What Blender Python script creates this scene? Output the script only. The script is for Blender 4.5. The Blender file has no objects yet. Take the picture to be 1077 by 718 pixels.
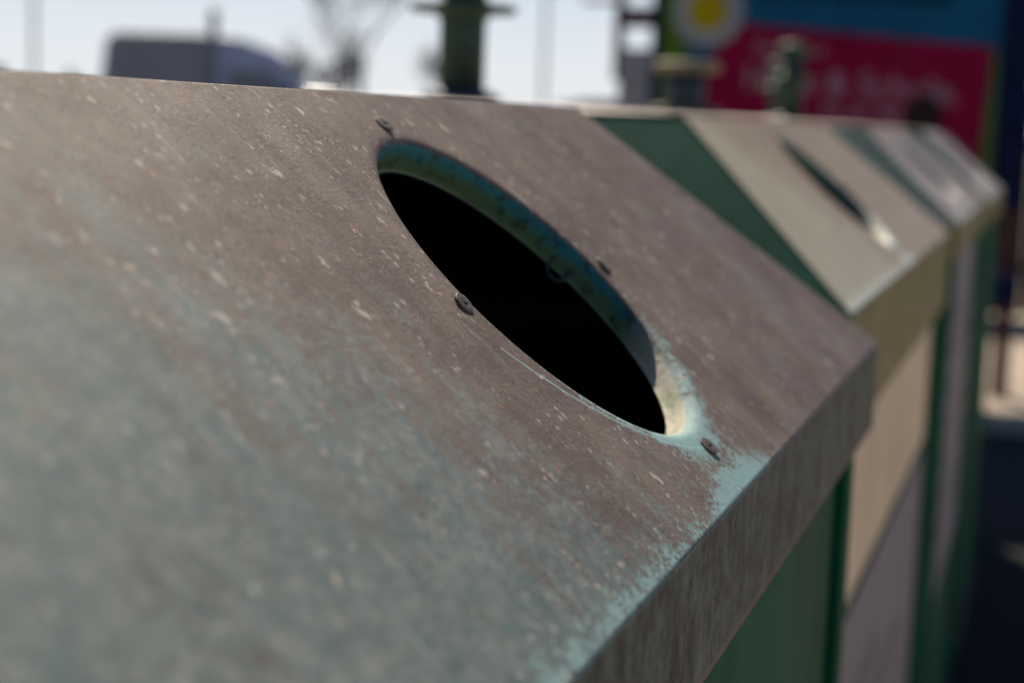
import bpy, bmesh, math, random
from mathutils import Vector, Matrix
random.seed(7)
S = bpy.context.scene
C = S.collection
PI = math.pi
rad = math.radians

# ------------------------------------------------------------------ camera
CAM_Z = 1.59
cam_d = bpy.data.cameras.new('camera')
cam = bpy.data.objects.new('camera', cam_d); C.objects.link(cam)
r_ = Vector((0.9487152146521443, 0.31416252070525624, 0.035232826620286865))
u_ = Vector((-0.07506085995228903, 0.11559238276428513, 0.9904565958940845))
f_ = Vector((-0.3070916944346731, 0.9423058482419572, -0.13324556119528694))
M = Matrix((r_, u_, -f_)).transposed().to_4x4(); M.translation = (0, 0, CAM_Z)
cam.matrix_world = M
cam_d.sensor_width = 36.0; cam_d.lens = 36.0 * 1737.285 / 1077
cam_d.clip_start = 0.02; cam_d.clip_end = 3000
cam_d.dof.use_dof = True; cam_d.dof.focus_distance = 0.70; cam_d.dof.aperture_fstop = 5.9
S.camera = cam

# ------------------------------------------------------------------ light
SUN_EL, SUN_AZ = rad(46), rad(30)          # azimuth measured from +Y towards -X
L = Vector((-math.sin(SUN_AZ)*math.cos(SUN_EL), math.cos(SUN_AZ)*math.cos(SUN_EL), math.sin(SUN_EL)))
w = bpy.data.worlds.new('World'); S.world = w; w.use_nodes = True
nt = w.node_tree; bg = nt.nodes['Background']
sky = nt.nodes.new('ShaderNodeTexSky'); sky.sky_type = 'NISHITA'; sky.sun_disc = False
sky.sun_elevation = SUN_EL; sky.sun_rotation = -SUN_AZ
sky.air_density = 0.9; sky.dust_density = 0.8; sky.ozone_density = 3.0
wb = nt.nodes.new('ShaderNodeMix'); wb.data_type = 'RGBA'; wb.blend_type = 'MULTIPLY'; wb.inputs[0].default_value = 1.0
wb.inputs[7].default_value = (0.91, 1.0, 1.19, 1)       # daylight white balance, even over the whole sky
nt.links.new(sky.outputs[0], wb.inputs[6])
# pale haze lying along the whole horizon
tc = nt.nodes.new('ShaderNodeTexCoord'); sx = nt.nodes.new('ShaderNodeSeparateXYZ'); nt.links.new(tc.outputs['Generated'], sx.inputs[0])
mr = nt.nodes.new('ShaderNodeMapRange'); mr.interpolation_type = 'SMOOTHSTEP'; nt.links.new(sx.outputs[2], mr.inputs[0])
mr.inputs[1].default_value = -.02; mr.inputs[2].default_value = .20; mr.inputs[3].default_value = .92; mr.inputs[4].default_value = 0.0
hz = nt.nodes.new('ShaderNodeMix'); hz.data_type = 'RGBA'; nt.links.new(mr.outputs[0], hz.inputs[0])
nt.links.new(wb.outputs[2], hz.inputs[6]); hz.inputs[7].default_value = (12.6, 13.2, 14.0, 1)
nt.links.new(hz.outputs[2], bg.inputs[0]); bg.inputs[1].default_value = 0.05
sd = bpy.data.lights.new('sun', 'SUN'); sd.energy = 5.0; sd.angle = rad(0.5); sd.color = (1.0, 0.88, 0.71)
so = bpy.data.objects.new('sun', sd); C.objects.link(so)
so.rotation_euler = (-L).to_track_quat('-Z', 'Y').to_euler(); so.location = (0, 0, 30)
S.view_settings.view_transform = 'Standard'; S.view_settings.look = 'None'
S.view_settings.exposure = 0.42; S.view_settings.gamma = 1.0
S.view_settings.use_curve_mapping = False

# ------------------------------------------------------------------ helpers
def tag(o, label=None, cat=None, group=None, kind=None):
    if label: o['label'] = label
    if cat: o['category'] = cat
    if group: o['group'] = group
    if kind: o['kind'] = kind
    return o
def empty(name, loc, rz=0):
    o = bpy.data.objects.new(name, None); C.objects.link(o)
    o.location = loc; o.rotation_euler = (0, 0, rz); o.empty_display_size = 0.2
    return o
class MB:
    """collects polygons, builds ONE mesh object"""
    def __init__(s): s.v = []; s.f = []; s.sm = []
    def add(s, vs, fs, smooth=False):
        n = len(s.v); s.v += [tuple(x) for x in vs]; s.f += [tuple(i+n for i in f) for f in fs]
        s.sm += [smooth]*len(fs); return s
    def box(s, a, b, rot=None):
        (x0, y0, z0), (x1, y1, z1) = a, b
        vs = [(x0,y0,z0),(x1,y0,z0),(x1,y1,z0),(x0,y1,z0),(x0,y0,z1),(x1,y0,z1),(x1,y1,z1),(x0,y1,z1)]
        if rot: vs = [rot @ Vector(v) for v in vs]
        return s.add(vs, [(0,3,2,1),(4,5,6,7),(0,1,5,4),(1,2,6,5),(2,3,7,6),(3,0,4,7)])
    def tube(s, pts, rs, n=10, cap=True, smooth=True):
        pts = [Vector(p) for p in pts]; vs = []; fs = []
        up = Vector((0.13, 0.21, 0.97))
        for i, p in enumerate(pts):
            t = (pts[min(i+1, len(pts)-1)] - pts[max(i-1, 0)]).normalized()
            a = t.cross(up)
            if a.length < 1e-3: a = t.cross(Vector((1, 0, 0)))
            a.normalize(); b = t.cross(a); rr = rs[i] if hasattr(rs, '__len__') else rs
            vs += [p + a*math.cos(2*PI*k/n)*rr + b*math.sin(2*PI*k/n)*rr for k in range(n)]
        for i in range(len(pts)-1):
            for k in range(n):
                fs.append((i*n+k, i*n+(k+1) % n, (i+1)*n+(k+1) % n, (i+1)*n+k))
        s.add(vs, fs, smooth)
        if cap:
            m = len(s.v)-len(vs)
            s.f += [tuple(m+k for k in range(n-1, -1, -1)), tuple(m+(len(pts)-1)*n+k for k in range(n))]; s.sm += [False, False]
        return s
    def lathe(s, prof, n=32, o=(0, 0, 0), smooth=True):
        vs = []; fs = []
        for r, z in prof: vs += [(o[0]+r*math.cos(2*PI*k/n), o[1]+r*math.sin(2*PI*k/n), o[2]+z) for k in range(n)]
        for i in range(len(prof)-1):
            for k in range(n): fs.append((i*n+k, i*n+(k+1) % n, (i+1)*n+(k+1) % n, (i+1)*n+k))
        fs.append(tuple(range(n-1, -1, -1))); fs.append(tuple((len(prof)-1)*n+k for k in range(n)))
        return s.add(vs, fs, smooth)
    def prism(s, poly, axis, a, b):
        """poly = list of 2-D points; extruded along axis (0=x,1=y,2=z) from a to b"""
        def P(q, t):
            if axis == 0: return (t, q[0], q[1])
            if axis == 1: return (q[0], t, q[1])
            return (q[0], q[1], t)
        n = len(poly); vs = [P(q, a) for q in poly]+[P(q, b) for q in poly]
        fs = [(i, (i+1) % n, n+(i+1) % n, n+i) for i in range(n)]+[tuple(range(n-1, -1, -1)), tuple(range(n, 2*n))]
        return s.add(vs, fs)
    def mesh(s, name):
        me = bpy.data.meshes.new(name); me.from_pydata(s.v, [], s.f)
        me.polygons.foreach_set('use_smooth', s.sm); me.update()
        bm = bmesh.new(); bm.from_mesh(me); bmesh.ops.recalc_face_normals(bm, faces=bm.faces); bm.to_mesh(me); bm.free()
        return me
    def build(s, name, mat, parent=None, loc=None, bevel=0, recalc=True):
        if recalc: me = s.mesh(name)
        else:
            me = bpy.data.meshes.new(name); me.from_pydata(s.v, [], s.f)
            me.polygons.foreach_set('use_smooth', s.sm); me.update()
        me.materials.append(mat)
        o = bpy.data.objects.new(name, me); C.objects.link(o); o.parent = parent
        if loc: o.location = loc
        if bevel:
            m = o.modifiers.new('bevel', 'BEVEL'); m.width = bevel; m.segments = 2; m.limit_method = 'ANGLE'; m.angle_limit = rad(35)
        return o

# ------------------------------------------------------------------ materials
class N:
    """tiny node-graph writer"""
    def __init__(s, name):
        s.m = bpy.data.materials.new(name); s.m.use_nodes = True; s.t = s.m.node_tree
        s.b = s.t.nodes['Principled BSDF']
    def n(s, typ, **k):
        x = s.t.nodes.new(typ)
        for a, v in k.items(): setattr(x, a, v)
        return x
    def put(s, sock, v):
        if v is None: return
        if isinstance(v, bpy.types.NodeSocket): s.t.links.new(v, sock)
        else:
            try: sock.default_value = v
            except Exception: sock.default_value = (*v, 1.0)
    def math(s, op, a, b=None, c=None, clamp=False):
        x = s.n('ShaderNodeMath', operation=op, use_clamp=clamp)
        for i, v in enumerate((a, b, c)): s.put(x.inputs[i], v)
        return x.outputs[0]
    def step(s, x, lo, hi):      # smooth ramp 0..1
        m = s.n('ShaderNodeMapRange', interpolation_type='SMOOTHSTEP', clamp=True)
        s.put(m.inputs[0], x); s.put(m.inputs[1], lo); s.put(m.inputs[2], hi); return m.outputs[0]
    def mix(s, f, a, b):
        x = s.n('ShaderNodeMix', data_type='RGBA', clamp_factor=True)
        s.put(x.inputs[0], f); s.put(x.inputs[6], a); s.put(x.inputs[7], b); return x.outputs[2]
    def noise(s, vec, scale, detail=4, rough=0.55, dist=0.0):
        x = s.n('ShaderNodeTexNoise'); s.put(x.inputs['Vector'], vec); x.inputs['Scale'].default_value = scale
        x.inputs['Detail'].default_value = detail; x.inputs['Roughness'].default_value = rough; x.inputs['Distortion'].default_value = dist
        return x.outputs[0]
    def voro(s, vec, scale, feature='F1'):
        x = s.n('ShaderNodeTexVoronoi', feature=feature); s.put(x.inputs['Vector'], vec); x.inputs['Scale'].default_value = scale
        return x.outputs['Distance'], x.outputs['Color']
    def map(s, vec, scale=(1, 1, 1), loc=(0, 0, 0), rot=(0, 0, 0)):
        x = s.n('ShaderNodeMapping'); s.put(x.inputs[0], vec); x.inputs[1].default_value = loc
        x.inputs[2].default_value = rot; x.inputs[3].default_value = scale; return x.outputs[0]
    def obj(s): return s.n('ShaderNodeTexCoord').outputs['Object']
    def sep(s, v):
        x = s.n('ShaderNodeSeparateXYZ'); s.put(x.inputs[0], v); return x.outputs
    def bump(s, h, strength, dist):
        x = s.n('ShaderNodeBump'); x.inputs['Strength'].default_value = strength; x.inputs['Distance'].default_value = dist
        s.put(x.inputs['Height'], h); s.t.links.new(x.outputs[0], s.b.inputs['Normal'])
    def out(s, col=None, rough=None, metal=None, spec=None):
        s.put(s.b.inputs['Base Color'], col); s.put(s.b.inputs['Roughness'], rough)
        s.put(s.b.inputs['Metallic'], metal); s.put(s.b.inputs['Specular IOR Level'], spec)
        return s.m

def painted(name, col, rough=0.5, var=0.25, scale=6, dirt=None, spec=0.4):
    g = N(name); v = g.obj()
    a = g.noise(v, scale, 5); b = g.noise(g.map(v, (1, 1, 0.15)), scale*4, 4)
    d = tuple(c*(1-var) for c in col); l = tuple(min(.9, c*(1+var)) for c in col)
    c = g.mix(g.step(a, .3, .7), d, l)
    c = g.mix(g.math('MULTIPLY', g.step(b, .52, .75), .45), c, dirt or tuple(x*.55+.02 for x in col))
    g.bump(a, .15, .004)
    return g.out(c, g.math('ADD', g.math('MULTIPLY', b, .25), rough-.1), None, spec)

R = 0.1                        # radius of the bottle hole
V_EAVE = 0.27308-0.135365      # hole centre to eave, along the slope
V_RIDGE = -0.135365

def weathered(name, brown_a, brown_b, teal, grime, film, teal_bias=0.0, gloss=.40, spec=.20):
    """faded turquoise paint under brown weathering; local x = along the row, y = down the slope, origin = hole centre"""
    g = N(name); P0 = g.obj(); xyz = g.sep(P0); U, Vv = xyz[0], xyz[1]
    inf = g.n('ShaderNodeObjectInfo')
    add = g.n('ShaderNodeVectorMath', operation='ADD'); g.put(add.inputs[0], P0)
    sc = g.n('ShaderNodeVectorMath', operation='SCALE'); g.put(sc.inputs[0], inf.outputs['Location']); sc.inputs[3].default_value = 3.7
    g.put(add.inputs[1], sc.outputs[0]); P = add.outputs[0]
    # mottling and streaks that run down the slope
    SW = rad(-4)
    big = g.noise(P, 8, 3)
    cloud = g.noise(g.map(P, (1, .6, 1), rot=(0, 0, SW)), 26, 9, .74)
    longs = g.noise(g.map(P, (1, .07, 1), rot=(0, 0, SW)), 130, 5, .65)
    streak = g.noise(g.map(P, (1, .2, 1), rot=(0, 0, SW)), 480, 5, .7)
    streak2 = g.noise(g.map(P, (.8, 1, 1)), 80, 7, .75, .3)
    med = g.noise(g.map(P, (.8, 1, 1)), 130, 8, .78)
    fine = g.noise(P, 1300, 2, .7); grit = g.noise(g.map(P, (.65, 1, 1)), 430, 6, .85)
    soft = g.noise(g.map(P, (1, .6, 1)), 38, 4, .65)
    cont = lambda x, k: g.math('MULTIPLY_ADD', g.math('SUBTRACT', x, .5), k, .5)
    # brown film
    c = g.mix(g.step(g.math('ADD', g.math('MULTIPLY', cloud, .5), g.math('MULTIPLY', grit, .5)), .40, .60), brown_a, brown_b)
    c = g.mix(g.math('MULTIPLY', g.step(longs, .46, .68), .42), c, tuple(x*.62 for x in brown_a))
    c = g.mix(g.math('MULTIPLY', g.step(grit, .52, .62), .7), c, tuple(x*.40 for x in brown_a))
    rr = g.math('SQRT', g.math('ADD', g.math('MULTIPLY', U, U), g.math('MULTIPLY', Vv, Vv)))
    tex = cont(g.math('ADD', g.math('MULTIPLY', streak, .12), g.math('ADD', g.math('MULTIPLY', med, .38), g.math('MULTIPLY', grit, .50))), 3.0)
    # grey-green patina in clouds and runs, thicker towards the near lower part of the sheet, thin round the hole
    nearlow = g.step(g.math('SUBTRACT', Vv, g.math('MULTIPLY', U, .8)), .03, .38)
    away = g.step(rr, .10, .26)
    fv = g.math('ADD', g.math('MULTIPLY', cont(cloud, 1.0), .40), g.math('ADD', g.math('MULTIPLY', cont(longs, 1.9), .22), g.math('MULTIPLY', cont(tex, 1.0), .38)))
    fv = g.math('ADD', fv, g.math('ADD', g.math('MULTIPLY', nearlow, .20), g.math('MULTIPLY_ADD', away, .06, teal_bias-.06)))
    fm = g.step(fv, .50, .72)
    c = g.mix(g.math('MULTIPLY', fm, .85), c, g.mix(g.math('MULTIPLY', g.step(med, .4, .65), .45), film, grime))
    # pale crust in broken runs
    cr = g.step(g.math('ADD', g.math('MULTIPLY', cont(longs, 1.6), .36), g.math('MULTIPLY', tex, .64)), .64, .80)
    c = g.mix(g.math('MULTIPLY', cr, g.math('MULTIPLY_ADD', nearlow, -.35, .65)), c, grime)
    # bright turquoise paint where the film has worn off: rim, run-off fan below the hole, eave edge
    rr2 = g.math('ADD', rr, g.math('MULTIPLY', g.math('SUBTRACT', streak2, .5), .020))
    down = g.step(Vv, -.015, .085)
    ring = g.math('MULTIPLY', g.math('MULTIPLY_ADD', down, .75, .25), g.math('SUBTRACT', 1.0, g.step(rr2, .099, g.math('ADD', .1055, g.math('MULTIPLY', down, .016)))))
    halfw = g.math('ADD', .026, g.math('MULTIPLY', g.math('SUBTRACT', Vv, .09), .55))
    uc = g.math('ADD', g.math('SUBTRACT', U, -.002), g.math('MULTIPLY', g.math('SUBTRACT', soft, .5), .03))
    fan = g.math('SUBTRACT', 1.0, g.step(g.math('SUBTRACT', g.math('ABSOLUTE', uc), halfw), -.030, .034))
    fan = g.math('MULTIPLY', fan, g.step(Vv, .075, .094))
    ev = g.math('SUBTRACT', V_EAVE-.022, g.math('MULTIPLY', g.math('SUBTRACT', .5, streak2), .06))
    eave = g.math('MULTIPLY', g.step(Vv, ev, V_EAVE+.003), g.math('SUBTRACT', 1.0, g.math('MULTIPLY', g.step(U, .05, .12), .55)))
    pb = g.math('ADD', g.math('MULTIPLY', ring, .50), g.math('MULTIPLY', fan, .33))
    pb = g.math('ADD', pb, g.math('MULTIPLY', eave, .40))
    pb = g.math('ADD', pb, g.math('MULTIPLY', nearlow, .13))
    pb = g.math('ADD', pb, g.math('MULTIPLY', g.math('SUBTRACT', big, .5), .12))
    tm = g.step(g.math('ADD', tex, pb), .80, .98)
    tealv = g.mix(g.step(grit, .4, .65), teal, tuple(x*.8 for x in teal))
    c = g.mix(g.math('MULTIPLY', tm, .92), c, tealv)
    # pale lichen and droppings flecks, stretched down the slope
    for scale, thr, keep, col, amt in ((70, .22, .82, (.56, .48, .38), .85), (150, .30, .80, (.54, .49, .41), .8), (260, .36, .76, (.46, .46, .42), .75),
                                      (360, .38, .70, (.50, .47, .41), .75), (120, .24, .91, (.34, .15, .05), .8), (280, .36, .84, (.28, .13, .06), .75), (300, .32, .66, (.04, .03, .026), .75)):
        wp = g.n('ShaderNodeVectorMath', operation='ADD'); g.put(wp.inputs[0], g.map(P, (1, .85, 1), loc=(scale*.37, scale*.11, 0)))
        nz = g.n('ShaderNodeTexNoise'); g.put(nz.inputs[0], P); nz.inputs['Scale'].default_value = scale*2.6; nz.inputs['Detail'].default_value = 4
        s2 = g.n('ShaderNodeVectorMath', operation='SCALE'); g.put(s2.inputs[0], nz.outputs[1]); s2.inputs[3].default_value = .95/scale
        g.put(wp.inputs[1], s2.outputs[0])
        d, cc = g.voro(wp.outputs[0], scale)
        cs = g.sep(cc)
        size = g.math('ADD', thr*.35, g.math('MULTIPLY', g.math('POWER', cs[1], 3.0), thr*1.3))
        m = g.math('MULTIPLY', g.math('SUBTRACT', 1.0, g.step(d, g.math('MULTIPLY', size, .6), size)), g.math('GREATER_THAN', cs[0], keep))
        m = g.math('MULTIPLY', m, g.math('GREATER_THAN', xyz[2], -.003))
        m = g.math('MULTIPLY', m, g.step(g.noise(g.map(P, loc=(scale, 3, 0)), 24, 4, .7), .42, .58))
        c = g.mix(g.math('MULTIPLY', m, amt), c, col)
    # light scratches: a long arc beside the lower near edge of the hole, and hair scratches
    du = g.math('SUBTRACT', U, .03); dv = g.math('SUBTRACT', Vv, -.05)
    rs = g.math('ADD', g.math('SQRT', g.math('ADD', g.math('MULTIPLY', du, du), g.math('MULTIPLY', dv, dv))), g.math('MULTIPLY', streak2, .003))
    arc = g.math('SUBTRACT', 1.0, g.step(g.math('ABSOLUTE', g.math('SUBTRACT', rs, .166)), .0003, .0011))
    arc = g.math('MULTIPLY', arc, g.math('MULTIPLY', g.math('LESS_THAN', U, -.0), g.math('GREATER_THAN', Vv, .025)))
    c = g.mix(g.math('MULTIPLY', arc, .65), c, tuple(min(.8, x*1.2) for x in teal))
    for rot, sc_, seed in ((28, 14, 1), (-52, 17, 5), (75, 12, 9)):
        q = g.map(P, (1, .035, 1), loc=(seed, seed*.3, 0), rot=(0, 0, rad(rot)))
        h = g.noise(q, sc_*26, 2, .4)
        brk = g.noise(g.map(P, loc=(seed, 0, 0)), 22, 2)
        hm = g.math('MULTIPLY', g.step(h, .70, .73), g.step(brk, .54, .62))
        c = g.mix(g.math('MULTIPLY', hm, .5), c, (.50, .53, .52))
    # inner wall of the hole: thick teal-green enamel with grime blotches, sunlight painted into the lower part
    wall = g.step(g.math('MULTIPLY', xyz[2], -1), g.math('MULTIPLY_ADD', down, .0025, .0008), g.math('MULTIPLY_ADD', down, .005, .0022))
    wn = g.noise(P, 55, 5, .65)
    dep = g.math('MULTIPLY', xyz[2], -1)
    wc = g.mix(g.step(g.math('ADD', dep, g.math('MULTIPLY', g.math('SUBTRACT', wn, .5), .012)), .004, .011), (.015, .16, .175), (.07, .14, .06))
    wc = g.mix(g.math('MULTIPLY', g.step(g.noise(P, 140, 4, .7), .5, .62), .75), wc, (.022, .035, .030))
    wc = g.mix(g.step(dep, .0150, .0158), wc, (.20, .24, .16))
    wc = g.mix(g.step(Vv, .03, .062), wc, g.mix(g.step(wn, .46, .62), (.60, .57, .44), (.40, .46, .30)))  # lower wall turned cream: the sunlit lip is put into the colour
    c = g.mix(wall, c, wc)
    # relief
    hgt = g.math('ADD', g.math('MULTIPLY', grit, .6), g.math('ADD', g.math('MULTIPLY', streak, .4), g.math('ADD', g.math('MULTIPLY', tm, .25), g.math('MULTIPLY', cr, .35))))
    b1 = g.n('ShaderNodeBump'); b1.inputs['Strength'].default_value = .9; b1.inputs['Distance'].default_value = .0012; g.put(b1.inputs['Height'], hgt)
    b2 = g.n('ShaderNodeBump'); b2.inputs['Strength'].default_value = .25; b2.inputs['Distance'].default_value = .02; g.put(b2.inputs['Height'], big)
    g.t.links.new(b2.outputs[0], b1.inputs['Normal']); g.t.links.new(b1.outputs[0], g.b.inputs['Normal'])
    rough = g.math('ADD', gloss, g.math('MULTIPLY', streak, .26))
    rough = g.math('SUBTRACT', rough, g.math('MULTIPLY', g.math('MULTIPLY', wall, down), .28))
    return g.out(c, rough, 0.0, spec)

def fascia_mat(name, ca, cb, dark):
    """grimy vertical drip edge; local x along the row, z up"""
    g = N(name); P = g.obj()
    st = g.noise(g.map(P, (1, 1, .75)), 300, 6, .8); st2 = g.noise(g.map(P, (1, 1, .4)), 34, 7, .74)
    med = g.noise(P, 70, 7, .75)
    c = g.mix(g.step(med, .38, .64), ca, cb)
    c = g.mix(g.math('MULTIPLY', g.step(st2, .46, .66), .8), c, dark)
    c = g.mix(g.math('MULTIPLY', g.step(g.math('ADD', g.math('MULTIPLY', st, .6), g.math('MULTIPLY', med, .4)), .52, .60), .85), c, tuple(x*.6 for x in dark))
    t3 = g.noise(g.map(P, (1, 1, .5), loc=(3, 1, 7)), 26, 7, .74)
    c = g.mix(g.math('MULTIPLY', g.step(t3, .52, .64), .6), c, tuple(x*1.5 for x in ca))
    d, cc = g.voro(g.map(P, (1, 1, .7)), 330)
    m = g.math('MULTIPLY', g.math('SUBTRACT', 1.0, g.step(d, .15, .32)), g.math('GREATER_THAN', g.sep(cc)[0], .68))
    c = g.mix(g.math('MULTIPLY', m, .8), c, tuple(x*.5 for x in dark))
    z = g.sep(P)[2]
    edge = g.step(g.math('ADD', z, g.math('MULTIPLY', g.math('SUBTRACT', st, .5), .010)), -.0035, .0005)
    c = g.mix(g.math('MULTIPLY', edge, .7), c, (.26, .38, .38))
    low = g.math('MULTIPLY', g.math('SUBTRACT', 1.0, g.step(z, -.0665, -.0635)), g.math('GREATER_THAN', z, -.068))
    c = g.mix(g.math('MULTIPLY', low, .7), c, (.20, .13, .09))
    g.bump(st, .4, .001)
    return g.out(c, .6, 0, .2)

TEAL = (.27, .46, .46)
m_panel = weathered('weathered_turquoise_sheet', (.104, .067, .050), (.225, .164, .125), TEAL, (.42, .385, .33), (.070, .150, .158))
m_panel2 = weathered('weathered_cream_sheet', (.24, .160, .085), (.43, .33, .18), (.50, .60, .56), (.40, .36, .24), (.40, .38, .23), gloss=.30, spec=.5)
m_panel3 = weathered('weathered_pinkish_sheet', (.23, .165, .12), (.38, .30, .22), (.46, .50, .46), (.42, .36, .30), (.36, .31, .25), gloss=.30, spec=.5)
m_fascia = fascia_mat('streaked_drip_edge', (.110, .135, .122), (.050, .060, .053), (.012, .011, .010))
m_fascia2 = fascia_mat('golden_gloss_drip_edge', (.30, .25, .09), (.20, .18, .07), (.09, .08, .035))  # golden-green gloss of these drip edges put into the base colour
m_green = painted('green_container_paint', (.0015, .080, .040), .6, .3, 3, (.002, .05, .026), .08)
m_hip = painted('dull_green_hip_paint', (.014, .080, .048), .7, .3, 5, (.03, .09, .06), .08)
m_hip_teal = painted('teal_hip_paint', (.002, .11, .065), .6, .2, 5, None, .1)
m_hip_grey = painted('grey_green_hip_paint', (.07, .13, .115), .6, .2, 5, None, .15)
m_top = painted('pale_lid_paint', (.42, .34, .29), .6, .2, 8, (.25, .20, .17))  # pale pinkish tone of the lid tops
m_post = painted('olive_green_post_paint', (.030, .070, .045), .62, .35, 9, (.09, .065, .03))
m_cap = painted('olive_cap_paint', (.15, .135, .075), .6, .3, 9)
m_plate = painted('dark_base_plate_paint', (.035, .05, .065), .5, .3, 12)
m_steel = painted('dull_rivet_steel', (.085, .072, .062), .6, .3, 400)
m_hole = painted('rivet_bore', (.012, .012, .012), .8, .2, 100)
m_plinth = painted('dark_plinth_paint', (.02, .028, .026), .7, .3, 5)
m_beige = painted('beige_reflection_band', (.74, .58, .38), .5, .12, 5, (.46, .38, .26))  # bright beige stands in for light reflected off the front face
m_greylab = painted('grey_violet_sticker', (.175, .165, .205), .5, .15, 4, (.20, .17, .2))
m_ink = painted('dark_sticker_print', (.10, .09, .11), .6, .2, 8)

# ------------------------------------------------------------------ ground
def ground_mat(name, ca, cb, sc):
    g = N(name); P = g.obj(); a = g.noise(P, sc, 6, .7); b = g.noise(P, .35, 3)
    c = g.mix(g.step(a, .3, .7), ca, cb); c = g.mix(g.math('MULTIPLY', g.step(b, .4, .7), .4), c, tuple(x*.65 for x in ca))
    d, cc = g.voro(P, sc*2); g.bump(g.math('ADD', a, g.math('MULTIPLY', d, .6)), .5, .006)
    return g.out(c, .9, 0, .12)
m_pave = ground_mat('sandy_paving', (.38, .31, .24), (.46, .39, .31), 60)
m_shade_asph = ground_mat('shade_dark_asphalt', (.020, .021, .024), (.038, .038, .040), 120)  # near-black base colour carries the shade on the ground
m_kerb = ground_mat('kerb_concrete', (.30, .29, .27), (.38, .37, .35), 80)
m_far = ground_mat('grey_gravel', (.16, .155, .13), (.22, .21, .18), 20)
def sheet(name, x0, x1, y0, y1, z, mat):
    o = MB().add([(x0, y0, z), (x1, y0, z), (x1, y1, z), (x0, y1, z)], [(0, 1, 2, 3)]).build(name, mat); tag(o, kind='structure'); return o
sheet('ground', -900, 900, -300, 1500, -.008, m_far)
sheet('pavement', -8, 9, -14, 18.5, -.004, m_pave)
sheet('shaded_asphalt', -3.2, 0.75, -12, 9.2, 0.0, m_shade_asph)  # dark sheet where the ground lies in shadow, ends at the shadow edge
k = MB()
kb = empty('kerb', (0, 9.27, 0)); tag(kb, kind='structure')
ks = MB().box((-.498, -.06, -.1), (.498, .06, .10)); kmesh = None
for i in range(4):
    o = (ks.build('kerb_stone', m_kerb, kb, bevel=.012) if i == 0 else o.copy())
    if i: C.objects.link(o); o.parent = kb
    o.location = (-2.7+i*1.0, 0, 0)

# ------------------------------------------------------------------ containers
SL = 0.7074733236182262                  # slope of the roof faces
CS, SN = math.cos(SL), math.sin(SL)
VTOT = 0.27308
HX = VTOT*CS; HZ = VTOT*SN               # run and fall of the front slope
HY = 0.65776*VTOT                        # run of the end slopes
EZ = CAM_Z-0.16702                       # eave height
TZ = EZ+HZ                               # rim of the lid top
FH = 0.0667                              # drip edge height
HD, HLn = 0.70, 0.71                     # half depth, half length at the eaves

def front_panel(parent, mat, u0, HLn=HLn):
    """sloped sheet with the round opening; local frame x=row, y=downslope, z=outward normal, origin at hole centre.
       u0 = hole centre along the row (container frame)"""
    c_v = -V_RIDGE                        # ridge -> hole centre along slope
    X0 = HD-HX+c_v*CS; Z0 = TZ-c_v*SN
    top, bot = V_RIDGE, V_EAVE
    k_ = HY/VTOT
    eps = .0012
    def uright(v): return (HLn-HY-u0) + (v-top)*k_
    def uleft(v): return -(HLn-HY+u0) - (v-top)*k_
    t1, b1 = top+eps, bot-eps
    corners = [(uright(t1), t1), (uright(b1), b1), (uleft(b1), b1), (uleft(t1), t1)]
    angs = [2*PI*i/128 for i in range(128)]+[math.atan2(v, u) % (2*PI) for u, v in corners]
    angs = sorted(set(round(a, 6) for a in angs)); n = len(angs)
    prof = [(.0938, -.0155), (.0950, -.0165), (.0960, -.0155), (.0965, -.012), (.0969, -.008), (.0975, -.005), (.0986, -.0026), (.1003, -.0010), (.1028, -.0002), (.106, 0), (.118, 0)]
    m = MB(); vs = []
    for r, z in prof: vs += [(r*math.cos(a), r*math.sin(a), z) for a in angs]
    def hit(a):
        dx, dy = math.cos(a), math.sin(a); best = 1e9
        for i in range(4):
            (x1, y1), (x2, y2) = corners[i], corners[(i+1) % 4]
            ex, ey = x2-x1, y2-y1; det = -dx*ey+dy*ex
            if abs(det) < 1e-9: continue
            t = (-x1*ey+y1*ex)/det; s_ = (dx*y1-dy*x1)/det
            if t > 0 and -1e-5 <= s_ <= 1+1e-5: best = min(best, t)
        return (dx*best, dy*best, 0)
    vs += [hit(a) for a in angs]
    fs = []
    for i in range(len(prof)):
        for j in range(n):
            q = (i*n+j, i*n+(j+1) % n, (i+1)*n+(j+1) % n, (i+1)*n+j); fs.append(q)
    m.add(vs, fs, True)
    # rolled edges: ridge (turns to the lid top) and eave (turns to the drip edge)
    for base, sgn, turn in ((t1, -1, SL), (b1, 1, PI/2-SL)):
        rr = .0022
        segs = 5; rows = []
        for i in range(segs+1):
            a = turn*i/segs
            rows.append((base+sgn*rr*math.sin(a), -rr*(1-math.cos(a))))
        vs = []; fs = []
        for (vv, zz) in rows: vs += [(uleft(base), vv, zz), (uright(base), vv, zz)]
        for i in range(segs):
            fs.append((i*2, i*2+1, i*2+3, i*2+2) if sgn < 0 else (i*2, i*2+2, i*2+3, i*2+1))
        m.add(vs, fs, True)
    o = m.build('front_panel', mat, parent, recalc=False)
    # axes: x -> row(+y of container), y -> downslope, z -> outward normal   (right handed: x cross y = -n, so flip)
    ax = Vector((0, 1, 0)); ay = Vector((CS, 0, -SN)); az = Vector((SN, 0, CS))
    Mx = Matrix((ax, ay, az)).transposed().to_4x4(); Mx.translation = (X0, u0, Z0)
    o.matrix_local = Mx
    return o

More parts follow.
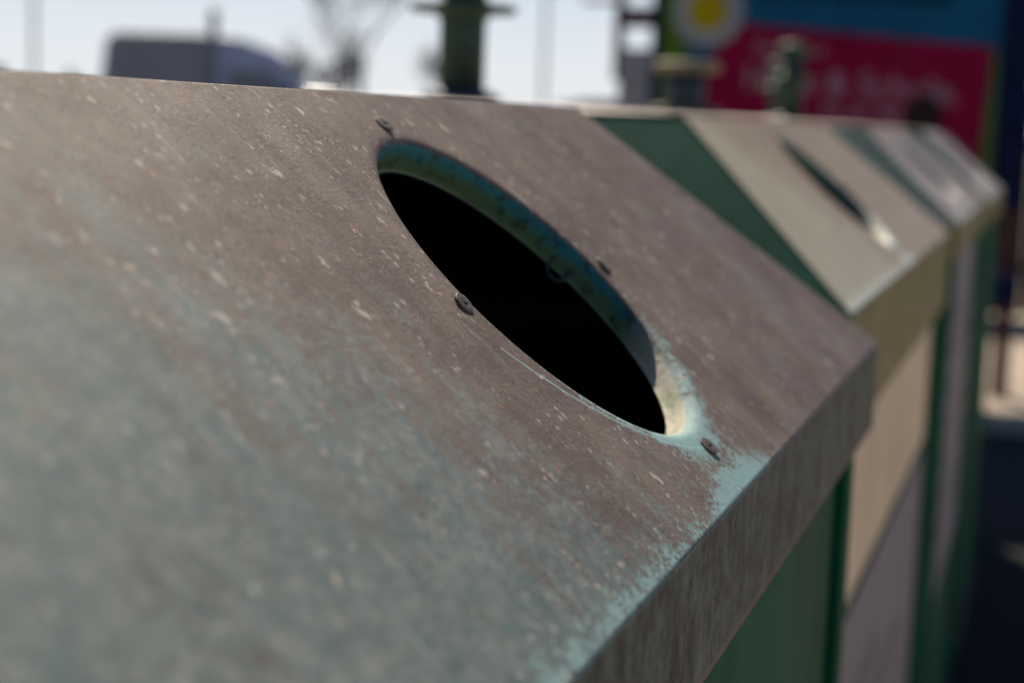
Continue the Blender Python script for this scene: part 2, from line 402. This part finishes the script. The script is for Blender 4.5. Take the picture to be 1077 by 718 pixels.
def rivets(panel):
    mm = MB().lathe([(.0047, -.0008), (.0050, .0002), (.0053, .0010), (.0050, .0014), (.0034, .0016), (.0019, .0016), (.0016, .0008)], 24, smooth=False)
    hm = MB().lathe([(.0015, .0008), (.0015, .00166)], 14)
    for i, a in enumerate((0, PI/2, PI, -PI/2)):
        q = (.1116*math.cos(a), .1116*math.sin(a), 0)
        if i == 0: r0 = mm.build('rivet', m_steel, panel)
        else: r0 = r0.copy(); C.objects.link(r0); r0.parent = panel
        r0.location = q
        r0.rotation_euler = (rad(random.uniform(-9, 9)), rad(random.uniform(-9, 9)), random.random()*6)
        d = (hm.build('rivet_bore', m_hole, panel) if i == 0 else d.copy())
        if i: C.objects.link(d); d.parent = panel
        d.location = q; d.rotation_euler = r0.rotation_euler

def container(center, hole_u, panel_mat, fas_mat, hip_mat, label, rz=0.0, tilt=0.0, post_off=(0, 0), labels=(), crown=.018, FH=.0667, HLn=HLn, pr=.033, short=False):
    t = empty('glass_recycling_container', (center[0], center[1], 0), rz)
    t.rotation_euler = (0, tilt, rz)
    tag(t, label, 'container', 'glass recycling containers standing in a row')
    fp = front_panel(t, panel_mat, hole_u, HLn)
    rivets(fp)
    # small wire clip inside the opening
    clip = MB().tube([(.0950, -.020, -.010), (.0925, -.019, -.0175), (.0915, -.016, -.0195), (.0915, -.011, -.0195), (.0925, -.008, -.0175), (.0950, -.007, -.010)], .0008, 8)
    clip.build('wire_clip', m_plate, fp)
    a, b = HD, HLn; tx, ty = HD-HX, HLn-HY
    th = .003
    # back slope, end slopes and lid top as folded sheets with thickness
    def slab(name, quad, mat, nrm):
        nv = Vector(nrm).normalized()*th
        vs = [Vector(q) for q in quad]; vs2 = [v-nv for v in vs]
        o = MB().add(vs+vs2, [(0, 1, 2, 3), (7, 6, 5, 4), (0, 4, 5, 1), (1, 5, 6, 2), (2, 6, 7, 3), (3, 7, 4, 0)]).build(name, mat, t)
        return o
    slab('back_panel', [(-a, -b, EZ), (-a, b, EZ), (-tx, ty, TZ), (-tx, -ty, TZ)], panel_mat, (-1, 0, 1))
    e = .0006
    for s in (-1, 1):
        slab('end_panel', [(-a, s*b-s*e, EZ-e), (a-.0005, s*b-s*e, EZ-e), (tx-.0005, s*ty-s*e, TZ-e), (-tx, s*ty-s*e, TZ-e)], hip_mat, (0, s, 1))
    # lid top: very low pyramid
    zc = TZ+crown
    pc = (0, 0, zc)
    m = MB(); q = [(tx-.0022, -ty, TZ), (tx-.0022, ty, TZ), (-tx, ty, TZ), (-tx, -ty, TZ)]
    m.add(q+[pc], [(0, 1, 4), (1, 2, 4), (2, 3, 4), (3, 0, 4)]); m.build('lid_top', m_top, t)
    # drip edges
    def fas(p0, p1, nrm):
        o = MB(); ln = (Vector(p1)-Vector(p0)).length
        o.box((0, -.0022, -FH), (ln, 0, -.0012)); o.box((0, -.0105, -FH-.002), (ln, 0, -FH))
        ob = o.build('drip_edge', fas_mat, t)
        x = (Vector(p1)-Vector(p0)).normalized(); y = Vector(nrm); z = Vector((0, 0, 1))
        Mx = Matrix((x, y, z)).transposed().to_4x4(); Mx.translation = p0; ob.matrix_local = Mx
    fas((a, b, EZ), (a, -b, EZ), (1, 0, 0)); fas((-a, -b, EZ), (-a, b, EZ), (-1, 0, 0))
    fas((-a+.0025, b, EZ-.001), (a-.0025, b, EZ-.001), (0, 1, 0)); fas((a-.0025, -b, EZ-.001), (-a+.0025, -b, EZ-.001), (0, -1, 0))
    # body: rounded-corner box, closed below
    ins = .013; ax, by, cr = a-ins, b-ins-.006, .03
    ring = []
    for cx_, cy_, a0 in ((ax-cr, by-cr, 0), (-ax+cr, by-cr, 90), (-ax+cr, -by+cr, 180), (ax-cr, -by+cr, 270)):
        for i in range(7): aa = rad(a0+i*15); ring.append((cx_+cr*math.cos(aa), cy_+cr*math.sin(aa)))
    n = len(ring); m = MB(); vs = [(x, y, .14) for x, y in ring]+[(x, y, EZ-.002) for x, y in ring]
    m.add(vs, [(i, (i+1) % n, n+(i+1) % n, n+i) for i in range(n)], True); m.add(vs[:n], [tuple(range(n-1, -1, -1))])
    m.build('body', m_green, t)
    for s in (-1, 1):
        MB().box((-ax+.06, s*(by-.16)-.05, 0), (ax-.06, s*(by-.16)+.05, .142)).build('skid', m_plinth, t, bevel=.006)
        # vertical stiffening ribs at the front corners
        MB().box((ax-.002, s*(by-.075)-.018, .16), (ax+.009, s*(by-.075)+.018, EZ-.075)).build('stiffening_rib', m_green, t, bevel=.006)
    MB().box((ax-.002, -by+.10, .15), (ax+.010, by-.10, .21)).build('kick_plate', m_plinth, t, bevel=.004)
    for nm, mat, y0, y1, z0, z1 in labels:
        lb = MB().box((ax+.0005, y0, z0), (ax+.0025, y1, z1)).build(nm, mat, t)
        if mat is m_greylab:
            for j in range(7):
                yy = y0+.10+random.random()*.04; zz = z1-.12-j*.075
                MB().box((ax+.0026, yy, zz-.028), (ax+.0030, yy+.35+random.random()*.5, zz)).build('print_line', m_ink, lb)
    # lifting post with its mushroom plate
    px, py = post_off
    if short:
        p = MB().lathe([(.046, 0), (.046, .10)], 32, (px, py, zc-.01)).build('lifting_post', m_plate, t)
        MB().lathe([(.085, 0), (.085, .012), (.078, .018), (.047, .020)], 36, (px, py, zc-.006)).build('base_plate', m_cap, p)
        MB().lathe([(.047, 0), (.075, .008), (.080, .014), (.080, .022), (.070, .028), (.0, .030)], 36, (px, py, zc+.089)).build('mushroom_head', m_cap, p)
        return t
    p = MB().lathe([(pr, 0), (pr, .20)], 32, (px, py, zc-.01)).build('lifting_post', m_post, t)
    MB().lathe([(.056, 0), (.056, .010), (.046, .016), (pr+.0005, .020)], 32, (px, py, zc-.008)).build('base_plate', m_plate, p)
    MB().lathe([(pr+.0005, -.014), (.042, -.004), (.074, -.003), (.077, 0), (.077, .005), (.074, .007), (.042, .008), (pr+.0005, .016)], 40, (px, py, zc+.122)).build('collar_plate', m_post, p)
    MB().lathe([(pr+.0005, 0), (.040, .004), (.046, .010), (.048, .016), (.048, .026), (.042, .036), (.018, .042), (.0, .043)], 40, (px, py, zc+.188)).build('mushroom_head', m_post, p)
    return t

container((-.1284-HD, 1.3412-HLn), .1274, m_panel, m_fascia, m_hip,
          'nearest container, brown weathered turquoise lid with large dark round hole in focus', crown=.003)
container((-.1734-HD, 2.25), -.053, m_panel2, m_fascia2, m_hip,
          'second container in the row, cream lid, dull green end slope, grey sticker under a beige band painted for reflected light', post_off=(.05, 0), FH=.125,
          labels=(('beige_reflection_band', m_beige, -.60, .56, 1.085, EZ-.130), ('grey_sticker', m_greylab, -.60, .56, .45, 1.065)))
container((-.176-HD, 3.82), -.03, m_panel3, m_fascia2, m_hip_grey,
          'third container in the row, pinkish beige lid with a grey green end slope', post_off=(.035, 0), HLn=.58, short=True,
          labels=(('grey_sticker', m_greylab, -.48, .42, .62, EZ-.075),))
container((-.172-HD, 5.07), -.03, m_panel3, m_fascia2, m_hip_teal,
          'farthest container of the row with a narrow teal end slope, before the crimson billboard', post_off=(.08, 0), HLn=.53, pr=.034)

container((-.36-HD, 6.365), -.03, m_panel3, m_fascia2, m_hip,  # added container, almost unseen, keeps the ground at the right in shade
          'container added beyond the row end to shade the ground, almost hidden before the billboard', post_off=(.02, 0), HLn=.72)

# ------------------------------------------------------------------ billboard
def flat(name, col, rough=.8): return painted(name, col, rough, .12, 3, None, .08)
m_blue = flat('poster_blue', (.008, .09, .18)); m_crim = flat('poster_crimson', (.22, .004, .038)); m_pgreen = flat('poster_green', (.09, .16, .02))
m_white = flat('poster_white', (.30, .33, .33)); m_yel = flat('poster_yellow', (.36, .28, .006)); m_navy = flat('navy_steel', (.006, .012, .045))
m_brown = flat('brown_steel', (.07, .035, .035)); m_inkb = flat('poster_ink', (.008, .02, .05)); m_pgrey = flat('poster_grey', (.22, .20, .22)); m_dark = flat('poster_black', (.03, .018, .02))
bb = empty('billboard', (-1.42, 10.5, 0)); tag(bb, 'blue and crimson billboard with a white and yellow daisy and white lettering', 'billboard')
W0, W1, B0, B1 = -1.07, 1.03, 1.22, 4.6
MB().box((W0, 0, B0), (W1, .05, B1)).build('board', m_blue, bb, bevel=.004)
MB().box((W0-.06, -.02, B0-.06), (W0-.002, .07, B1+.06)).build('frame_side', m_navy, bb, bevel=.004)
MB().box((W1+.002, -.02, B0-.06), (W1+.20, .12, B1+.06)).build('frame_side', m_navy, bb, bevel=.004)
MB().box((W0, -.02, B1+.002), (W1, .07, B1+.06)).build('frame_rail', m_navy, bb, bevel=.004)
MB().box((W0, -.02, B0-.06), (W1, .07, B0-.002)).build('frame_rail', m_navy, bb, bevel=.004)
for x in (W0+.1, W1+.13):
    MB().box((x-.05, .01, 0), (x+.05, .09, B0-.06)).build('leg', m_brown, bb, bevel=.006)
MB().box((W1+.06, -.10, .58), (W1+.20, .005, .76)).build('meter_box', m_navy, bb, bevel=.01)
def poly_y(pts, y0, y1): return MB().prism(pts, 1, y0, y1)
poly_y([(W0+.005, B0+.005), (-.72, B0+.005), (-.90, 2.10), (-.80, 2.42), (W0+.005, 2.42)], -.004, -.001).build('poster_green_field', m_pgreen, bb)
poly_y([(-.90, B0+.01), (.93, B0+.01), (.985, 2.12), (-.30, 2.215), (-.66, 2.25), (-.74, 2.02)], -.008, -.0045).build('poster_crimson_field', m_crim, bb)
poly_y([(.945, B0+.01), (1.02, B0+.01), (1.02, 2.07), (.995, 2.10)], -.008, -.0045).build('poster_green_edge', m_pgreen, bb)
dz = empty
pet = MB()
for i in range(16):
    a = 2*PI*i/16; ca, sa = math.cos(a), math.sin(a)
    pts = []
    for j in range(14):
        b = 2*PI*j/14; x_ = .15+.085*math.cos(b); y_ = .046*math.sin(b)
        pts.append((-.77+x_*ca-y_*sa, 2.31+x_*sa+y_*ca))
    pet.prism(pts, 1, -.012-.0004*i, -.0085)
dai = pet.build('daisy_petals', m_white, bb)
poly_y([(-.77+.125*math.cos(2*PI*j/28), 2.31+.125*math.sin(2*PI*j/28)) for j in range(28)], -.024, -.019).build('daisy_centre', m_yel, dai)
# the portrait at the lower right corner of the poster: dark hair over a grey jacket
poly_y([(.60+.12*math.cos(2*PI*j/24), 1.70+.13*math.sin(2*PI*j/24)) for j in range(24)], -.014, -.011).build('poster_dark_round', m_dark, bb)
poly_y([(.42, B0+.02), (.90, B0+.02), (.86, 1.50), (.74, 1.60), (.62, 1.57), (.46, 1.50)], -.0105, -.0085).build('poster_grey_shape', m_pgrey, bb)
m_txt = flat('poster_lettering', (.30, .17, .22)); 
def text(s, x, z, size, mat, rot=0.0, y=-.0088):
    cu = bpy.data.curves.new('lettering', 'FONT'); cu.body = s; cu.size = size; cu.extrude = .0008; cu.offset = .004
    o = bpy.data.objects.new('lettering', cu); C.objects.link(o); cu.materials.append(mat)
    o.parent = bb; o.location = (x, y, z); o.rotation_euler = (PI/2, rot, 0)
    dg = bpy.context.evaluated_depsgraph_get(); me = bpy.data.meshes.new_from_object(o.evaluated_get(dg))
    mo = bpy.data.objects.new('lettering', me); C.objects.link(mo); mo.parent = bb
    mo.location = o.location; mo.rotation_euler = o.rotation_euler
    bpy.data.objects.remove(o); return mo
text('Ihr Partner', -.46, 2.055, .10, m_txt, rad(2))
text('Haus & Schule.', -.52, 1.83, .22, m_txt, rad(2.5))
text('für alle Fälle', -.02, 1.68, .11, m_txt, rad(2.5))
text('Alles für den Schulanfang', -.46, 2.375, .118, m_inkb, 0, -.002)

# ------------------------------------------------------------------ grey cabinet with the dark frame
cb = empty('utility_cabinet', (-2.99, 12.0, 0)); tag(cb, 'grey utility cabinet topped by a dark brown frame, left of the billboard', 'cabinet')
m_cab = painted('grey_cabinet_paint', (.26, .255, .28), .5, .12, 4)
MB().box((-.14, -.12, 0), (.14, .12, 2.13)).build('housing', m_cab, cb, bevel=.012)
MB().box((-.12, -.128, .35), (.12, -.1205, 1.95)).build('door', m_cab, cb, bevel=.003)
MB().box((.07, -.14, 1.1), (.095, -.1285, 1.22)).build('handle', m_brown, cb, bevel=.002)
for x in (-.17, .17): MB().box((x-.03, -.05, 1.9), (x+.03, .05, 2.62)).build('upright', m_brown, cb, bevel=.005)
MB().box((-.20, -.06, 2.29), (.20, .06, 2.43)).build('cross_beam', m_brown, cb, bevel=.01)
MB().box((-.24, -.06, 2.55), (.24, .06, 2.65)).build('top_beam', m_brown, cb, bevel=.01)
MB().box((-.46, -.025, 2.46), (-.201, .025, 2.50)).build('side_arm', m_cab, cb, bevel=.006)

# ------------------------------------------------------------------ van
m_van = painted('grey_van_paint', (.28, .275, .31), .6, .08, 1)
m_vanb = painted('sky_reflection_cab_blue', (.40, .44, .62), .5, .06, 1)  # blue cab colour stands in for sky reflected in the windows
m_glass = N('tinted_glass').out((.05, .07, .12), .08, 0, .6)
m_tyre = painted('tyre_rubber', (.02, .02, .02), .8, .2, 8); m_rim = painted('wheel_steel', (.35, .35, .36), .4, .2, 8)
def wheel(p, x, y, r=.33):
    for s in (-1, 1):
        t = MB()
        t.prism([(x+r*math.cos(2*PI*k/28), r+r*math.sin(2*PI*k/28)) for k in range(28)], 1, s*y-.11, s*y+.11)
        wv = t.build('wheel', m_tyre, p, bevel=.03)
        MB().prism([(x+r*.6*math.cos(2*PI*k/20), r+r*.6*math.sin(2*PI*k/20)) for k in range(20)], 1, s*y+s*.10, s*y+s*.118).build('rim', m_rim, wv)
vn = empty('van', (-14.55, 26.5, 0), rad(30)); tag(vn, 'high roofed grey van, sky reflection painted blue on its cab, beyond the nearest container', 'van')
hw = .97
MB().prism([(-1.75, .45), (-1.82, 1.4), (-1.68, 2.58), (-1.50, 2.72), (0.02, 2.74), (0.02, .32), (-1.6, .32)], 1, -hw, hw).build('cargo_body', m_van, vn, bevel=.07)
MB().prism([(0.03, .32), (0.03, 2.74), (.55, 2.70), (1.25, 2.47), (1.75, 1.75), (2.55, 1.35), (2.72, 1.0), (2.72, .40), (2.6, .32)], 1, -hw+.01, hw-.01).build('cab', m_vanb, vn, bevel=.07)
for s in (-1, 1):
    poly = [(.35, 1.55), (.35, 2.15), (1.05, 2.15), (1.50, 1.65), (1.50, 1.55)]
    MB().prism(poly, 1, s*(hw-.012), s*(hw+.004)).build('side_window', m_glass, vn)
    MB().box((.1, s*hw-.006, .55), (.12, s*hw+.006, 2.4)).build('door_seam', m_dark, vn)
    MB().box((1.35, s*(hw+.02)-.06, 1.5), (1.5, s*(hw+.12)-.06+.1, 1.85)).build('mirror', m_dark, vn, bevel=.02)
    MB().box((2.55, s*.70-.16, .85), (2.735, s*.70+.16, 1.05)).build('headlight', m_white, vn, bevel=.02)
    MB().box((-1.84, s*.86-.07, 1.0), (-1.77, s*.86+.07, 1.5)).build('tail_light', m_crim, vn, bevel=.01)
MB().add([(1.30, -.82, 2.42), (1.30, .82, 2.42), (1.77, .86, 1.77), (1.77, -.86, 1.77), (1.27, -.82, 2.40), (1.27, .82, 2.40), (1.74, .86, 1.75), (1.74, -.86, 1.75)],
    [(0, 1, 2, 3), (7, 6, 5, 4), (0, 4, 5, 1), (1, 5, 6, 2), (2, 6, 7, 3), (3, 7, 4, 0)]).build('windscreen', m_glass, vn)
MB().box((-1.86, -.7, .33), (-1.76, .7, .5)).build('bumper', m_dark, vn, bevel=.02)
wheel(vn, -1.0, .84); wheel(vn, 1.75, .84)

# ------------------------------------------------------------------ cars whose roofs show over the lids
def car(loc, rz, mat, label):
    c = empty('parked_car', loc, rz); tag(c, label, 'car', 'cars parked beyond the containers')
    MB().prism([(-2.1, .35), (-2.15, .75), (-2.0, .98), (1.0, 1.0), (1.9, .88), (2.12, .65), (2.1, .30), (-2.0, .28)], 1, -.86, .86).build('body', mat, c, bevel=.06)
    MB().prism([(-1.85, .96), (-1.35, 1.40), (-.9, 1.49), (.1, 1.50), (.45, 1.43), (1.15, .98)], 1, -.70, .70).build('cabin', mat, c, bevel=.07)
    for s in (-1, 1):
        MB().prism([(-1.55, 1.02), (-1.25, 1.34), (-.45, 1.40), (-.45, 1.02)], 1, s*.695, s*.706).build('side_window', m_glass, c)
        MB().prism([(-.38, 1.02), (-.38, 1.40), (.25, 1.37), (.85, 1.02)], 1, s*.695, s*.706).build('side_window', m_glass, c)
        MB().box((1.95, s*.6-.16, .62), (2.10, s*.6+.16, .78)).build('headlight', m_white, c, bevel=.02)
    wheel(c, -1.3, .76, .31); wheel(c, 1.3, .76, .31)
    return c
m_carg = painted('grey_car_paint', (.13, .13, .15), .5, .08, 1); m_carw = painted('white_car_paint', (.40, .40, .40), .3, .05, 1)

# raised lawn/verge beyond the recycling place, on which the far things stand
vz = .55
m_grass = ground_mat('dry_verge', (.10, .10, .045), (.16, .14, .07), 8)
ver = MB()
nx, ny = 40, 24
vs = []; fs = []
for j in range(ny+1):
    for i in range(nx+1):
        x = -90+i*(84/nx); y = 19+j*(120/ny)
        d = min(1, max(0, (y-19)/4)); e = min(1, max(0, (-6-x)/3)); f = d*d*(3-2*d)*e*e*(3-2*e)
        vs.append((x, y, -.05+(vz+.05)*f+.0*random.random()))
for j in range(ny):
    for i in range(nx): fs.append((j*(nx+1)+i, j*(nx+1)+i+1, (j+1)*(nx+1)+i+1, (j+1)*(nx+1)+i))
ver.add(vs, fs, True); o = ver.build('verge', m_grass, recalc=False); tag(o, kind='structure')
vn.location.z = .12
car((-8.5, 33.0, vz), rad(15), m_carg, 'grey parked car whose roof shows left of the utility cabinet')
car((-16.6, 36.5, vz), rad(15), m_carw, 'white parked car whose roof shows at the foot of the bare tree')

# ------------------------------------------------------------------ poles
m_pole = painted('grey_galvanised_pole', (.16, .17, .20), .5, .15, 5)
def pole(name, loc, h, r, label, cat, lamp=False, mat=m_pole):
    p = empty(name, loc); tag(p, label, cat)
    MB().tube([(0, 0, 0), (0, 0, h)], [r, r*.8], 16).build('shaft', mat, p)
    MB().lathe([(r*1.9, 0), (r*1.9, .03), (r*1.1, .05)], 20).build('foot_flange', mat, p)
    MB().lathe([(r*.82, 0), (r*.9, .02), (r*.5, .05), (0, .06)], 16, (0, 0, h)).build('cap', mat, p)
    if lamp:
        MB().tube([(0, 0, h-.1), (.25, 0, h+.12), (.8, 0, h+.2)], r*.6, 10).build('arm', mat, p)
        MB().box((.7, -.12, h+.12), (1.35, .12, h+.24)).build('lamp_head', mat, p, bevel=.04)
    return p
pole('steel_post', (-7.6, 14.0, 0), 2.46, .055, 'short dark grey steel post in front of the van', 'post')
pole('street_lamp', (-12.45, 40, vz), 8.0, .05, 'slim pale street lamp between the green post and the cabinet', 'street lamp', True)
pole('street_lamp', (-27.3, 40, vz), 8.0, .06, 'slim pale street lamp at the far left of the sky', 'street lamp', True)

# ------------------------------------------------------------------ bare trees and shrubs
m_bark = painted('bare_bark', (.05, .045, .05), .9, .3, 12); m_twig = painted('bare_twigs', (.07, .055, .058), .9, .3, 12)
def bare(name, loc, h, spread, seed, label, cat, trunk_r=.10, depth=5, fork=.35, lean=0.0, group=None, minr=.012):
    rnd = random.Random(seed); t = empty(name, loc); tag(t, label, cat, group)
    tr = MB(); cr = MB()
    def grow(p, d, ln, r, lev):
        pts = [p]; q = p.copy(); dd = d.copy(); n = 4
        for i in range(n):
            dd = (dd+Vector((rnd.uniform(-1, 1), rnd.uniform(-1, 1), rnd.uniform(-.3, .6)))*.13).normalized()
            q = q+dd*ln/n; pts.append(q.copy())
        rs = [r*(1-.45*i/n) for i in range(n+1)]
        (tr if lev < 2 else cr).tube(pts, rs, 7 if lev < 2 else 4, cap=False)
        if lev >= depth: return
        for k in range(rnd.choice((3, 3, 4)) if lev < depth-1 else 4):
            i = rnd.randint(1, n); b = pts[i]
            a = Vector((rnd.uniform(-1, 1), rnd.uniform(-1, 1), rnd.uniform(-.1, 1.0))).normalized()
            nd = (dd*(1-spread)+a*spread).normalized()
            grow(b, nd, ln*rnd.uniform(.55, .8), max(minr, rs[i]*.55), lev+1)
    grow(Vector((0, 0, 0)), Vector((lean, 0, 1)).normalized(), h*fork, trunk_r, 0)
    tr.build('trunk', m_bark, t); cr.build('crown', m_twig, t)
    return t
bare('bare_tree', (-17.45, 40, vz), 6.0, .55, 8, 'bare dark tree right of the van, left of the green post', 'tree', .12, 5, .42)
bare('bare_shrub', (-19.2, 40, vz), 4.6, .7, 11, 'low leafless brown shrub between the van and the bare tree', 'shrub', .06, 5, .28, minr=.022)
bare('bare_shrub', (-18.9, 42, vz), 4.2, .7, 12, 'lower leafless brown shrub close beside the bare tree', 'shrub', .06, 5, .28, minr=.022)
bare('bare_tree', (-42.8, 60, vz), 4.2, .75, 21, 'dark bare treetop at the left edge of the picture', 'tree', .16, 5, .34, minr=.045)
bare('bare_tree', (-39.3, 60, vz), 3.9, .75, 22, 'small bare treetop left of the van', 'tree', .14, 5, .32, minr=.04)
bare('bare_tree', (-22.5, 58, vz), 5.2, .7, 25, 'faint far bare tree close left of the green post', 'tree', .12, 5, .38)

# ------------------------------------------------------------------ fence behind the sunlit paving
m_wood = painted('dark_fence_wood', (.060, .036, .030), .9, .35, 6, None, .1)
fc = empty('board_fence', (-1.9, 15.2, 0)); tag(fc, 'dark brown upright board fence behind the sunlit paving right of the billboard', 'fence')
pk = None
for i in range(46):
    if pk is None: pk = MB().box((-.058, -.012, .04), (.058, .012, 1.95)).build('board', m_wood, fc, bevel=.004); q = pk
    else: q = pk.copy(); C.objects.link(q); q.parent = fc
    q.location = (.07+i*.127, random.uniform(-.004, .004), random.uniform(-.012, .012))
for z in (.45, 1.5): MB().box((0, .016, z-.04), (5.84, .055, z+.04)).build('rail', m_wood, fc, bevel=.004)
for i in range(4): MB().box((.05+i*1.9, .056, 0), (.15+i*1.9, .15, 1.85)).build('post', m_wood, fc, bevel=.006)
